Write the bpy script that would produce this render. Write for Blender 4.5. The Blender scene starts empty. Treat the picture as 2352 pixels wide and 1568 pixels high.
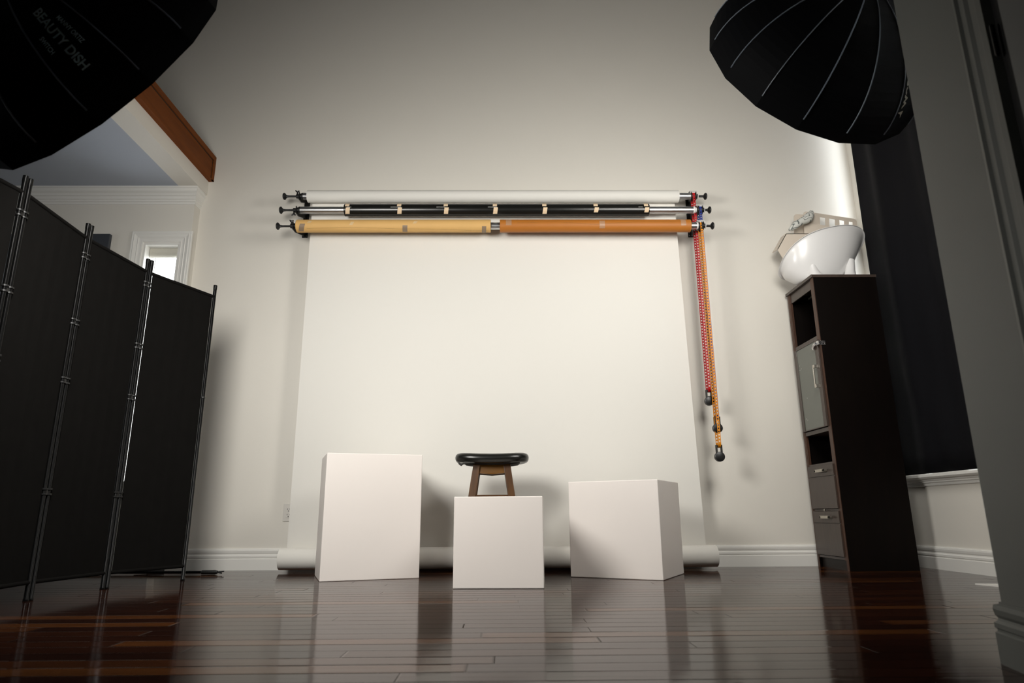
import bpy, bmesh, math, random
from mathutils import Vector, Matrix
random.seed(7)
S = bpy.context.scene
COL = S.collection

# ------------------------------------------------------------------ camera
FPX, PITCH, YAW, ROLL, CAMH = 1527.3546, 0.25420, 0.013318, -0.0063907, 0.34303
D = 4.612                                   # distance of the back wall
cp, sp = math.cos(PITCH), math.sin(PITCH)
fw = Vector((math.sin(YAW)*cp, math.cos(YAW)*cp, sp))
rt = Vector((math.cos(YAW), -math.sin(YAW), 0))
up = rt.cross(fw)
c_, s_ = math.cos(ROLL), math.sin(ROLL)
rt2 = c_*rt + s_*up
up2 = -s_*rt + c_*up
cam_d = bpy.data.cameras.new('camera')
cam_d.sensor_width = 36.0
cam_d.lens = FPX/2352*36
cam_d.clip_start = 0.02
cam_d.dof.use_dof = True
cam_d.dof.focus_distance = 4.0
cam_d.dof.aperture_fstop = 4.0
cam = bpy.data.objects.new('camera', cam_d)
COL.objects.link(cam)
M = Matrix.Identity(4)
for i in range(3):
    M[i][0], M[i][1], M[i][2] = rt2[i], up2[i], -fw[i]
M[2][3] = CAMH
cam.matrix_world = M
S.camera = cam

# ------------------------------------------------------------------ view, world
S.view_settings.view_transform = 'Standard'
S.view_settings.look = 'None'
S.view_settings.gamma = 1.0
S.view_settings.exposure = 0.0
SKY = 6.0          # overcast daylight seen through the windows
SOFT_L, SOFT_R = 1.5, 1.5   # glow of the two softbox diffusers
POW_L, POW_R = 48.0, 31.0    # watts of the lamps inside the softboxes
SPREAD = 175
W = bpy.data.worlds.new('daylight')
S.world = W
W.use_nodes = True
bg = W.node_tree.nodes['Background']
bg.inputs[0].default_value = (0.90, 0.95, 1.0, 1)
bg.inputs[1].default_value = SKY

def portal(name, loc, rot, sx, sy):
    l = bpy.data.lights.new(name, 'AREA')
    l.shape = 'RECTANGLE'; l.size = sx; l.size_y = sy
    l.cycles.is_portal = True
    o = bpy.data.objects.new(name, l)
    COL.objects.link(o); o.location = loc; o.rotation_euler = rot
portal('window_portal_narrow', (-2.475, D+.2, 1.41), (-math.pi/2, 0, 0), .30, 1.74)
portal('window_portal_right', (2.95, 3.2, 2.1), (0, math.pi/2, 0), 3.1, 2.6)
portal('added_window_portal_left_room', (-5.2, 3.05, 1.65), (0, -math.pi/2, 0), .7, .5)  # serves the unseen window added to light the side room

# ------------------------------------------------------------------ materials
def mat(name, col, rough=.5, metal=0, spec=.5, noise=0, nscale=8, bump=0, bscale=200, coat=0, coat_rough=.1, emit=None, estr=0, trans=0, sheen=0):
    m = bpy.data.materials.new(name); m.use_nodes = True
    nt = m.node_tree; b = nt.nodes['Principled BSDF']
    b.inputs['Base Color'].default_value = (*col, 1)
    b.inputs['Roughness'].default_value = rough
    b.inputs['Metallic'].default_value = metal
    b.inputs['Specular IOR Level'].default_value = spec
    b.inputs['Coat Weight'].default_value = coat
    b.inputs['Coat Roughness'].default_value = coat_rough
    b.inputs['Transmission Weight'].default_value = trans
    b.inputs['Sheen Weight'].default_value = sheen
    if emit:
        b.inputs['Emission Color'].default_value = (*emit, 1)
        b.inputs['Emission Strength'].default_value = estr
    tc = nt.nodes.new('ShaderNodeTexCoord')
    if noise:
        n = nt.nodes.new('ShaderNodeTexNoise'); n.inputs['Scale'].default_value = nscale
        n.inputs['Detail'].default_value = 4
        nt.links.new(tc.outputs['Object'], n.inputs['Vector'])
        mx = nt.nodes.new('ShaderNodeMix'); mx.data_type = 'RGBA'
        mx.inputs[6].default_value = (*[c*(1-noise) for c in col], 1)
        mx.inputs[7].default_value = (*[min(1, c*(1+noise)) for c in col], 1)
        nt.links.new(n.outputs['Fac'], mx.inputs[0])
        nt.links.new(mx.outputs[2], b.inputs['Base Color'])
    if bump:
        n2 = nt.nodes.new('ShaderNodeTexNoise'); n2.inputs['Scale'].default_value = bscale
        nt.links.new(tc.outputs['Object'], n2.inputs['Vector'])
        bp = nt.nodes.new('ShaderNodeBump'); bp.inputs['Strength'].default_value = bump
        bp.inputs['Distance'].default_value = .002
        nt.links.new(n2.outputs['Fac'], bp.inputs['Height'])
        nt.links.new(bp.outputs['Normal'], b.inputs['Normal'])
    return m

def wood(name, c1, c2, rough=.4, axis=2, scale=6, spec=.5, coat=0):
    m = bpy.data.materials.new(name); m.use_nodes = True
    nt = m.node_tree; b = nt.nodes['Principled BSDF']
    tc = nt.nodes.new('ShaderNodeTexCoord'); mp = nt.nodes.new('ShaderNodeMapping')
    sc = [scale*6]*3; sc[axis] = scale*.5
    mp.inputs['Scale'].default_value = sc
    n = nt.nodes.new('ShaderNodeTexNoise'); n.inputs['Detail'].default_value = 6
    n.inputs['Scale'].default_value = 1; n.inputs['Distortion'].default_value = .6
    cr = nt.nodes.new('ShaderNodeValToRGB')
    cr.color_ramp.elements[0].position = .3; cr.color_ramp.elements[0].color = (*c1, 1)
    cr.color_ramp.elements[1].position = .7; cr.color_ramp.elements[1].color = (*c2, 1)
    nt.links.new(tc.outputs['Object'], mp.inputs[0]); nt.links.new(mp.outputs[0], n.inputs['Vector'])
    nt.links.new(n.outputs['Fac'], cr.inputs[0]); nt.links.new(cr.outputs[0], b.inputs['Base Color'])
    b.inputs['Roughness'].default_value = rough; b.inputs['Specular IOR Level'].default_value = spec
    b.inputs['Coat Weight'].default_value = coat; b.inputs['Coat Roughness'].default_value = .1
    return m

def floor_mat():
    m = bpy.data.materials.new('glossy_plank_floor'); m.use_nodes = True
    nt = m.node_tree; b = nt.nodes['Principled BSDF']
    tc = nt.nodes.new('ShaderNodeTexCoord')
    sx = nt.nodes.new('ShaderNodeSeparateXYZ'); nt.links.new(tc.outputs['Object'], sx.inputs[0])
    def mth(op, a, b_=None, c=None):
        n_ = nt.nodes.new('ShaderNodeMath'); n_.operation = op
        for k_, v_ in enumerate((a, b_, c)):
            if v_ is None: continue
            if isinstance(v_, (int, float)): n_.inputs[k_].default_value = v_
            else: nt.links.new(v_, n_.inputs[k_])
        return n_.outputs[0]
    def wn(v_):
        n_ = nt.nodes.new('ShaderNodeTexWhiteNoise'); n_.noise_dimensions = '1D'; nt.links.new(v_, n_.inputs['W']); return n_.outputs['Value']
    ROW, LEN = .086, 1.35
    yr = mth('DIVIDE', sx.outputs['Y'], ROW); row = mth('FLOOR', yr); fy = mth('FRACT', yr)
    rnd = wn(row)
    xr = mth('ADD', mth('DIVIDE', sx.outputs['X'], LEN), mth('MULTIPLY', rnd, 7.31)); colm = mth('FLOOR', xr); fx = mth('FRACT', xr)
    rnd2 = wn(mth('ADD', mth('MULTIPLY', row, 17.13), mth('MULTIPLY', colm, 3.77)))
    wid = mth('ADD', .020, mth('MULTIPLY', mth('POWER', rnd2, 2.0), .085))      # joint width as a share of the row
    dy = mth('MINIMUM', fy, mth('SUBTRACT', 1.0, fy)); dx = mth('MULTIPLY', mth('MINIMUM', fx, mth('SUBTRACT', 1.0, fx)), LEN/ROW)
    jt = mth('MINIMUM', dy, dx)
    jfac = nt.nodes.new('ShaderNodeMapRange'); jfac.inputs['From Min'].default_value = 0
    nt.links.new(jt, jfac.inputs['Value']); nt.links.new(wid, jfac.inputs['From Max'])
    jfac.inputs['To Min'].default_value = 1; jfac.inputs['To Max'].default_value = 0
    JF = jfac.outputs[0]
    # a little random shift of each board tone
    cr = nt.nodes.new('ShaderNodeValToRGB'); e = cr.color_ramp.elements
    e[0].position = 0; e[0].color = (.014, .004, .0022, 1)
    e[1].position = 1; e[1].color = (.085, .030, .008, 1)
    k = e.new(.45); k.color = (.021, .006, .003, 1)
    k = e.new(.80); k.color = (.036, .0105, .004, 1)
    nt.links.new(rnd2, cr.inputs[0])
    mp = nt.nodes.new('ShaderNodeMapping'); mp.inputs['Scale'].default_value = (2.2, 38, 1)
    n = nt.nodes.new('ShaderNodeTexNoise'); n.inputs['Detail'].default_value = 6; n.inputs['Scale'].default_value = 1.5
    nt.links.new(tc.outputs['Object'], mp.inputs[0]); nt.links.new(mp.outputs[0], n.inputs['Vector'])
    mx = nt.nodes.new('ShaderNodeMix'); mx.data_type = 'RGBA'; mx.blend_type = 'MULTIPLY'
    mx.inputs[0].default_value = .8
    gr = nt.nodes.new('ShaderNodeValToRGB')
    gr.color_ramp.elements[0].position = .3; gr.color_ramp.elements[0].color = (.45, .42, .4, 1)
    gr.color_ramp.elements[1].position = .7; gr.color_ramp.elements[1].color = (1.25, 1.2, 1.1, 1)
    nt.links.new(n.outputs['Fac'], gr.inputs[0])
    nt.links.new(cr.outputs[0], mx.inputs[6]); nt.links.new(gr.outputs[0], mx.inputs[7])
    mj = nt.nodes.new('ShaderNodeMix'); mj.data_type = 'RGBA'
    mj.inputs[7].default_value = (.006, .003, .002, 1)
    nt.links.new(JF, mj.inputs[0]); nt.links.new(mx.outputs[2], mj.inputs[6])
    nt.links.new(mj.outputs[2], b.inputs['Base Color'])
    # bevelled joints and slight waviness in the varnish
    inv = nt.nodes.new('ShaderNodeMath'); inv.operation = 'SUBTRACT'; inv.inputs[0].default_value = 1
    nt.links.new(JF, inv.inputs[1])
    bp = nt.nodes.new('ShaderNodeBump'); bp.inputs['Strength'].default_value = .6; bp.inputs['Distance'].default_value = .002
    nt.links.new(inv.outputs[0], bp.inputs['Height'])
    n3 = nt.nodes.new('ShaderNodeTexNoise'); n3.inputs['Scale'].default_value = 5
    mp3 = nt.nodes.new('ShaderNodeMapping'); mp3.inputs['Scale'].default_value = (.5, 6, 1)
    nt.links.new(tc.outputs['Object'], mp3.inputs[0]); nt.links.new(mp3.outputs[0], n3.inputs['Vector'])
    bp2 = nt.nodes.new('ShaderNodeBump'); bp2.inputs['Strength'].default_value = .14; bp2.inputs['Distance'].default_value = .002
    nt.links.new(n3.outputs['Fac'], bp2.inputs['Height']); nt.links.new(bp.outputs['Normal'], bp2.inputs['Normal'])
    nt.links.new(bp2.outputs['Normal'], b.inputs['Normal'])
    b.inputs['Roughness'].default_value = .10
    b.inputs['Specular Tint'].default_value = (1, .90, .82, 1)
    b.inputs['IOR'].default_value = 1.17
    sm = nt.nodes.new('ShaderNodeMapRange'); sm.inputs['To Min'].default_value = .5; sm.inputs['To Max'].default_value = .12
    nt.links.new(JF, sm.inputs['Value']); nt.links.new(sm.outputs[0], b.inputs['Specular IOR Level'])
    return m

WALL = mat('cream_wall_paint', (.77, .735, .665), .6, noise=.015, nscale=3, bump=.12, bscale=260)
TRIM = mat('white_trim_paint', (.84, .825, .78), .35)
CEIL = mat('cool_lit_ceiling_paint', (.44, .475, .54), .7)  # bluish grey carries the dim cool daylight in its colour
ENTRY = mat('dim_grey_green_paint', (.092, .097, .088), .6, bump=.1, bscale=200)  # dimness of the near wall and its white trim put into the colour
FLOOR = floor_mat()
BEAM = wood('brown_stained_wood', (.13, .034, .004), (.19, .052, .006), .6, axis=1, scale=4, spec=.15)
PAPER = mat('white_seamless_paper', (.775, .755, .705), .75)
PLINTH = mat('white_painted_plinth', (.86, .80, .755), .45, noise=.02, nscale=4)
BLACKCLOTH = mat('black_screen_cloth', (.0065, .006, .0055), .95, spec=.08, bump=.4, bscale=900, noise=.2, nscale=20)
CURTAINM = mat('black_curtain_cloth', (.0045, .0045, .006), .85, spec=.15, sheen=.0, bump=.3, bscale=500)
BLACKMETAL = mat('black_gloss_metal', (.003, .003, .003), .25, spec=.14)
BLACKPL = mat('black_plastic', (.010, .010, .010), .38)
ALU = mat('brushed_aluminium', (.62, .62, .63), .32, metal=1)
STEEL = mat('satin_nickel', (.55, .52, .46), .35, metal=1)
VINYL = mat('black_vinyl', (.008, .008, .007), .28, noise=.2, nscale=12)
TAPE_T = mat('tan_masking_tape', (.74, .52, .33), .6)
def hatch(m, c2):
    nt = m.node_tree; b = nt.nodes['Principled BSDF']
    tc = nt.nodes.new('ShaderNodeTexCoord'); ch = nt.nodes.new('ShaderNodeTexChecker')
    mp = nt.nodes.new('ShaderNodeMapping'); mp.inputs['Rotation'].default_value = (0, .785, 0)
    ch.inputs['Scale'].default_value = 240
    ch.inputs['Color1'].default_value = b.inputs['Base Color'].default_value
    ch.inputs['Color2'].default_value = (*c2, 1)
    nt.links.new(tc.outputs['Object'], mp.inputs[0]); nt.links.new(mp.outputs[0], ch.inputs['Vector'])
    nt.links.new(ch.outputs['Color'], b.inputs['Base Color'])
hatch(TAPE_T, (.86, .70, .48))
HATCHK = mat('pale_hatched_tape', (.70, .50, .26), .6)
TAPE_B = mat('grey_brown_tape', (.26, .185, .12), .5)
TAPE_C = mat('pinkish_tape', (.42, .23, .12), .4)
KRAFT = mat('pale_kraft_paper', (.70, .42, .145), .65, noise=.05, nscale=10)
BROWNP = mat('brown_paper', (.44, .15, .016), .55, noise=.05, nscale=10)
CREASE = mat('paper_edge', (.16, .09, .03), .8)
RED = mat('red_plastic', (.48, .006, .010), .4)
BLUE = mat('blue_plastic', (.012, .03, .22), .4)
ORANGE = mat('orange_plastic', (.70, .25, .008), .4)
WHITEPL = mat('white_plastic', (.78, .76, .73), .25)
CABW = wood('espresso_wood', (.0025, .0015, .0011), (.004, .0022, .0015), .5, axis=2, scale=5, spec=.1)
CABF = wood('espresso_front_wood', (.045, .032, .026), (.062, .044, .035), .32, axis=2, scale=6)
CABEDGE = wood('worn_edge_wood', (.05, .022, .012), (.075, .032, .017), .45, axis=2, scale=6)
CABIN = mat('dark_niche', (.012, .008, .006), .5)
GLASSD = mat('frosted_door_glass', (.13, .14, .12), .12, spec=.6)
STOOLW = wood('amber_stained_wood', (.055, .022, .006), (.10, .042, .010), .35, axis=2, scale=6)
STOOLA = wood('amber_apron_wood', (.12, .048, .002), (.17, .070, .004), .33, axis=0, scale=6)
OCTA = mat('black_softbox_fabric', (.0014, .0016, .0024), .7, spec=.1)
PIPING = mat('softbox_rib_piping', (.17, .20, .24), .5)
LETTER = mat('pale_lettering', (.72, .92, 1.0), .6)
LETTER2 = mat('dull_lettering', (.30, .28, .22), .6)
DIFFL = mat('diffuser_left', (.8, .8, .8), .9, emit=(1, .95, .86), estr=SOFT_L)
DIFFR = mat('diffuser_right', (.8, .8, .8), .9, emit=(1, .95, .86), estr=SOFT_R)
SILVERM = mat('silver_foil', (.8, .8, .82), .2, metal=1, bump=1, bscale=120)
FOIL = mat('foil_tape', (.7, .7, .73), .25, metal=1)
PLASTW = mat('glossy_white_plastic', (.80, .79, .78), .28, coat=.15, coat_rough=.2)
BEIGE = mat('beige_board', (.66, .58, .49), .5)
LACE = mat('grey_patterned_cloth', (.55, .55, .53), .8)
def lace(m):
    nt = m.node_tree; b = nt.nodes['Principled BSDF']
    tc = nt.nodes.new('ShaderNodeTexCoord'); w = nt.nodes.new('ShaderNodeTexWave')
    w.wave_type = 'RINGS'; w.inputs['Scale'].default_value = 9; w.inputs['Distortion'].default_value = 14
    w.inputs['Detail'].default_value = 1; w.inputs['Detail Scale'].default_value = 2
    cr = nt.nodes.new('ShaderNodeValToRGB')
    cr.color_ramp.elements[0].position = .06; cr.color_ramp.elements[0].color = (.16, .17, .16, 1)
    cr.color_ramp.elements[1].position = .2; cr.color_ramp.elements[1].color = (.62, .62, .58, 1)
    nt.links.new(tc.outputs['Object'], w.inputs['Vector']); nt.links.new(w.outputs['Fac'], cr.inputs[0])
    nt.links.new(cr.outputs[0], b.inputs['Base Color'])
lace(LACE)
DARKPIC = mat('dark_picture_panel', (.045, .05, .06), .5)
OUTLETM = mat('outlet_plastic', (.70, .67, .62), .35)
DARKHOLE = mat('dark_slot', (.01, .01, .01), .8)
BLIND = mat('pale_roller_blind', (.62, .60, .52), .8)
GLASS = mat('window_glass', (1, 1, 1), .0, trans=1)
GLASS.node_tree.nodes['Principled BSDF'].inputs['IOR'].default_value = 1.05
SHEET = mat('white_sheet', (.72, .70, .66), .6)

# ------------------------------------------------------------------ mesh helpers
def BM(): return bmesh.new()
def link(name, bm, m, parent=None, smooth=False, bevel=0, label=None, loc=None):
    me = bpy.data.meshes.new(name)
    bmesh.ops.recalc_face_normals(bm, faces=bm.faces)
    if loc is not None:
        bmesh.ops.translate(bm, verts=bm.verts, vec=-Vector(loc))
    bm.to_mesh(me); bm.free()
    me.materials.append(m)
    if smooth:
        for p in me.polygons: p.use_smooth = True
        me.set_sharp_from_angle(angle=math.radians(38)) if hasattr(me, 'set_sharp_from_angle') else None
    o = bpy.data.objects.new(name, me); COL.objects.link(o)
    if loc is not None: o.location = loc
    if parent is not None: o.parent = parent
    if bevel:
        b = o.modifiers.new('bevel', 'BEVEL'); b.width = bevel; b.segments = 2; b.limit_method = 'ANGLE'
    if label: o['label'] = label
    return o
def tag(o, label, cat, group=None, kind=None):
    o['label'] = label; o['category'] = cat
    if group: o['group'] = group
    if kind: o['kind'] = kind
    return o
def thing(name, label, cat, loc=(0, 0, 0), rz=0, group=None):
    o = bpy.data.objects.new(name, None); COL.objects.link(o)
    o.location = loc; o.rotation_euler = (0, 0, rz); o.empty_display_size = .1
    return tag(o, label, cat, group)
def structure(o, label=None):
    o['kind'] = 'structure'
    if label: o['label'] = label
    return o
def box(bm, x0, x1, y0, y1, z0, z1):
    vs = [bm.verts.new((x, y, z)) for x in (x0, x1) for y in (y0, y1) for z in (z0, z1)]
    for f in ((0,1,3,2),(4,6,7,5),(0,4,5,1),(2,3,7,6),(0,2,6,4),(1,5,7,3)):
        bm.faces.new([vs[i] for i in f])
    return vs
def frame_of(d):
    d = Vector(d).normalized()
    a = Vector((0, 0, 1)) if abs(d.z) < .9 else Vector((0, 1, 0))
    u = d.cross(a).normalized(); v = d.cross(u)
    return u, v
def lathe(bm, p0, axis, prof, n=24, caps=True):
    """prof: list of (distance along axis, radius)"""
    p0 = Vector(p0); ax = Vector(axis).normalized(); u, v = frame_of(ax)
    rings = []
    for t, r in prof:
        c = p0+ax*t
        rings.append([bm.verts.new(c+(u*math.cos(2*math.pi*i/n)+v*math.sin(2*math.pi*i/n))*max(r, 1e-5)) for i in range(n)])
    for a, b in zip(rings, rings[1:]):
        for i in range(n): bm.faces.new((a[i], a[(i+1)%n], b[(i+1)%n], b[i]))
    if caps:
        bm.faces.new(rings[0][::-1]); bm.faces.new(rings[-1])
def rod(bm, a, b, r, n=16):
    a, b = Vector(a), Vector(b); lathe(bm, a, b-a, [(0, r), ((b-a).length, r)], n)
def tube(bm, pts, r, n=8):
    pts = [Vector(p) for p in pts]; rings = []
    u = None
    for i, p in enumerate(pts):
        d = (pts[min(i+1, len(pts)-1)]-pts[max(i-1, 0)]).normalized()
        if u is None: u, _ = frame_of(d)
        u = (u-d*u.dot(d)).normalized(); v = d.cross(u)
        rr = r[i] if isinstance(r, (list, tuple)) else r
        rings.append([bm.verts.new(p+(u*math.cos(2*math.pi*k/n)+v*math.sin(2*math.pi*k/n))*rr) for k in range(n)])
    for a, b in zip(rings, rings[1:]):
        for k in range(n): bm.faces.new((a[k], a[(k+1)%n], b[(k+1)%n], b[k]))
    bm.faces.new(rings[0][::-1]); bm.faces.new(rings[-1])
def prism(bm, poly, d):
    """poly: 3-D points of a flat outline; extruded by vector d"""
    d = Vector(d)
    a = [bm.verts.new(p) for p in poly]; b = [bm.verts.new(Vector(p)+d) for p in poly]
    bm.faces.new(a); bm.faces.new(b[::-1])
    n = len(a)
    for i in range(n): bm.faces.new((a[i], b[i], b[(i+1)%n], a[(i+1)%n]))
def obox(bm, c, ax, ay, az):
    """box centred on c with half-vectors"""
    c, ax, ay, az = map(Vector, (c, ax, ay, az))
    vs = [bm.verts.new(c+sx*ax+sy*ay+sz*az) for sx in (-1, 1) for sy in (-1, 1) for sz in (-1, 1)]
    for f in ((0,1,3,2),(4,6,7,5),(0,4,5,1),(2,3,7,6),(0,2,6,4),(1,5,7,3)):
        bm.faces.new([vs[i] for i in f])

# ================================================================== SETTING
RW = 2.68            # right wall
WL, WR = -2.61, -2.34   # narrow window, glass
LZ = 2.69            # low ceiling of the side room
FRONT = -2.4; LEFT = -5.2
# floor
bm = BM(); box(bm, LEFT-.2, 3.3, FRONT-.2, D+.3, -.1, 0); f = structure(link('floor', bm, FLOOR), 'glossy dark red-brown plank floor')
# ceiling of the main room
bm = BM(); box(bm, LEFT-.2, 3.3, FRONT-.2, D+.3, 5.3, 5.4); structure(link('ceiling', bm, CEIL))
# back wall: main part, upper part over the loft
bm = BM(); box(bm, -2.274, 3.2, D, D+.2, 0, 5.3)
box(bm, LEFT-.2, -2.274, D, D+.2, LZ, 5.3)
structure(link('wall_back', bm, WALL), 'tall cream back wall')
# lower left wall, a little nearer, with the narrow window
YL = D-.09
bm = BM()
for a in ((LEFT-.2, WL, YL, D+.2, 0, LZ), (WR, -2.274, YL, D+.2, 0, LZ),
          (WL, WR, YL, D+.2, 0, .55), (WL, WR, YL, D+.2, 2.27, LZ)): box(bm, *a)
structure(link('wall_left', bm, WALL), 'pale wall of the side room with a narrow window')
# left wall with an unseen window added to light the side room, front wall, loft closing wall
bm = BM()
for a in ((LEFT-.2, LEFT, FRONT, 2.8, 0, 5.3), (LEFT-.2, LEFT, 3.3, D, 0, 5.3),
          (LEFT-.2, LEFT, 2.8, 3.3, 0, 1.3), (LEFT-.2, LEFT, 2.8, 3.3, 2.0, 5.3)): box(bm, *a)
structure(link('wall_side', bm, WALL))
bm = BM(); box(bm, LEFT-.2, 3.3, FRONT-.2, FRONT, 0, 5.3); structure(link('wall_front', bm, mat('dark_far_wall', (.05, .045, .04), .8)))  # unseen wall behind the camera, coloured dark to cut bounced light
# loft slab (low ceiling) with its beam
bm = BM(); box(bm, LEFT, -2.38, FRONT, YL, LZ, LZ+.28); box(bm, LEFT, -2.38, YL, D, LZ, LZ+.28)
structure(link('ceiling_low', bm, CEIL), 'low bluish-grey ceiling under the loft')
bm = BM(); box(bm, -2.38, -2.235, FRONT, D, LZ, 2.99); structure(link('trim_1', bm, WALL), 'cream bulkhead edge of the loft')
fb = thing('loft_fascia', 'brown stained wooden fascia board along the loft edge', 'fascia board', (-2.22, 2.5, 2.9))
bm = BM(); box(bm, -2.235, -2.205, FRONT+.05, D, 2.80, 3.005)
# routed line: thin frame bars on top of a recessed panel
o = link('panel', bm, BEAM, None); o.parent = fb; o.matrix_parent_inverse = fb.matrix_basis.inverted()
bm = BM()
box(bm, -2.205, -2.197, FRONT+.05, D, 2.965, 3.005)
box(bm, -2.205, -2.197, D-.035, D, 2.80, 2.965)
box(bm, -2.205, -2.197, FRONT+.05, D, 2.80, 2.806)
o = link('frame_moulding', bm, BEAM, None); o.parent = fb; o.matrix_parent_inverse = fb.matrix_basis.inverted()
bm = BM(); box(bm, -2.2055, -2.2040, FRONT+.05, D-.035, 2.9585, 2.965); box(bm, -2.2055, -2.2040, D-.0405, D-.035, 2.81, 2.965)
o = link('groove', bm, DARKHOLE, None); o.parent = fb; o.matrix_parent_inverse = fb.matrix_basis.inverted()

# crown moulding of the side room
def moulding(name, prof, path, m=TRIM, closed=False):
    """prof: list of (out, z); path: list of (point, outdir) mitred"""
    bm = BM(); rings = []
    for p, od in path:
        rings.append([bm.verts.new((p[0]+od[0]*o_, p[1]+od[1]*o_, z)) for o_, z in prof])
    n = len(prof)
    for a, b in zip(rings, rings[1:]):
        for i in range(n): bm.faces.new((a[i], a[(i+1)%n], b[(i+1)%n], b[i]))
    bm.faces.new(rings[0][::-1]); bm.faces.new(rings[-1])
    return link(name, bm, m)
crown = [(0, LZ), (.062, LZ), (.062, LZ-.012), (.055, LZ-.016), (.052, LZ-.035), (.038, LZ-.048), (.032, LZ-.062), (.024, LZ-.066),
         (.022, LZ-.085), (.014, LZ-.089), (.014, LZ-.102), (.007, LZ-.106), (.006, LZ-.120), (0, LZ-.122)]
structure(moulding('trim_2', crown, [((LEFT, YL), (0, -1)), ((-2.274, YL), (.55, -1)), ((-2.274, D), (.55, 0))]), 'white crown moulding under the low ceiling')
# baseboards
def base_prof(h=.126):
    return [(0, 0), (.017, 0), (.017, h*.50), (.013, h*.52), (.013, h*.56), (.0165, h*.58), (.0165, h*.66), (.010, h*.70), (.009, h*.74),
            (.013, h*.79), (.015, h*.88), (.013, h*.95), (.004, h*.97), (.004, h), (0, h)]
structure(moulding('baseboard_back', base_prof(.137), [((-2.274, D), (0, -1)), ((2.68, D), (0, -1))]), 'white profiled baseboard along the back wall')
structure(moulding('baseboard_left', base_prof(.137), [((LEFT, YL), (0, -1)), ((-2.274, YL), (0, -1))]))
structure(moulding('baseboard_right', base_prof(.137), [((RW, D-.02), (-1, 0)), ((RW, 1.7), (-1, 0))]), 'white profiled baseboard under the curtained window')

# narrow window
w = bpy.data.objects.new('window_1', None); COL.objects.link(w); structure(w, 'narrow bright window with white casing and rolled blind'); w.location = (-2.475, YL, .5)
def sub(name, bm, m, par, **k):
    o = link(name, bm, m, None, **k); o.parent = par; o.matrix_parent_inverse = Matrix.Translation(-par.location) if par.rotation_euler.z == 0 else par.matrix_basis.inverted()
    return o
def casing(bm, x0, x1, z0, z1, wd, y, prof):
    """mitred picture-frame casing on a wall facing -y. prof: (across 0..1, out)"""
    cs = [(x0, z0, -1, -1), (x0, z1, -1, 1), (x1, z1, 1, 1), (x1, z0, 1, -1)]
    rings = []
    for (x, z, sx, sz) in cs:
        rings.append([bm.verts.new((x+sx*wd*a, y-o_, z+sz*wd*a)) for a, o_ in prof])
    n = len(prof)
    for k in range(4):
        a, b = rings[k], rings[(k+1)%4]
        for i in range(n): bm.faces.new((a[i], a[(i+1)%n], b[(i+1)%n], b[i]))
cprof = [(0, 0), (0, .010), (.10, .012), (.14, .008), (.30, .010), (.42, .016), (.48, .012), (.60, .016), (.75, .022), (.82, .018), (.95, .020), (1, .016), (1, 0)]
bm = BM(); casing(bm, WL, WR, .55, 2.27, .082, YL, cprof); sub('casing', bm, TRIM, w)
bm = BM()
for a in ((WL, WL+.018, YL, D+.1, .55, 2.27), (WR-.018, WR, YL, D+.1, .55, 2.27), (WL+.018, WR-.018, YL, D+.1, 2.25, 2.27), (WL+.018, WR-.018, YL, D+.1, .55, .57)): box(bm, *a)
sub('jamb', bm, TRIM, w)
bm = BM(); box(bm, WL+.018, WR-.018, D+.06, D+.066, .57, 2.25); sub('pane', bm, GLASS, w)
bm = BM(); box(bm, WL+.022, WR-.022, YL+.06, YL+.09, 2.195, 2.248); lathe(bm, (WL+.022, YL+.075, 2.2), (1, 0, 0), [(0, .02), (WR-WL-.044, .02)], 16)
sub('roller_blind', bm, BLIND, w)

# right wall with the big curtained window
SZ = .555
bm = BM()
for a in ((RW, RW+.2, FRONT, D+.2, 0, SZ), (RW, RW+.2, 4.53, D+.2, SZ, 5.3), (RW, RW+.2, 1.5, 4.53, 3.7, 5.3), (RW, RW+.2, FRONT, 1.9, SZ, 5.3)): box(bm, *a)
structure(link('wall_right', bm, WALL), 'right wall below and beside the curtained window')
w2 = bpy.data.objects.new('window_2', None); COL.objects.link(w2); structure(w2, 'large window hidden behind the black curtain'); w2.location = (RW, 3.2, SZ)
bm = BM()
for a in ((RW+.08, RW+.13, 1.9, 1.96, SZ, 3.7), (RW+.08, RW+.13, 4.48, 4.53, SZ, 3.7), (RW+.08, RW+.13, 1.96, 4.48, 3.64, 3.7), (RW+.08, RW+.13, 1.96, 4.48, SZ, SZ+.06), (RW+.08, RW+.13, 3.17, 3.23, SZ+.06, 3.64)): box(bm, *a)
sub('window_frame', bm, TRIM, w2)
bm = BM(); box(bm, RW+.10, RW+.106, 1.96, 4.48, SZ+.06, 3.64); sub('pane', bm, GLASS, w2)
# profiled sill
sp_ = [(-.0, SZ+.016), (.060, SZ+.016), (.068, SZ+.010), (.068, SZ-.004), (.060, SZ-.012), (.040, SZ-.016), (.036, SZ-.024), (.026, SZ-.028), (.026, SZ-.036), (.016, SZ-.040), (.014, SZ-.054), (0, SZ-.058)]
structure(moulding('trim_3', sp_, [((RW, 4.47), (-1, 0)), ((RW, 1.75), (-1, 0))]), 'white moulded window sill')

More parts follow.
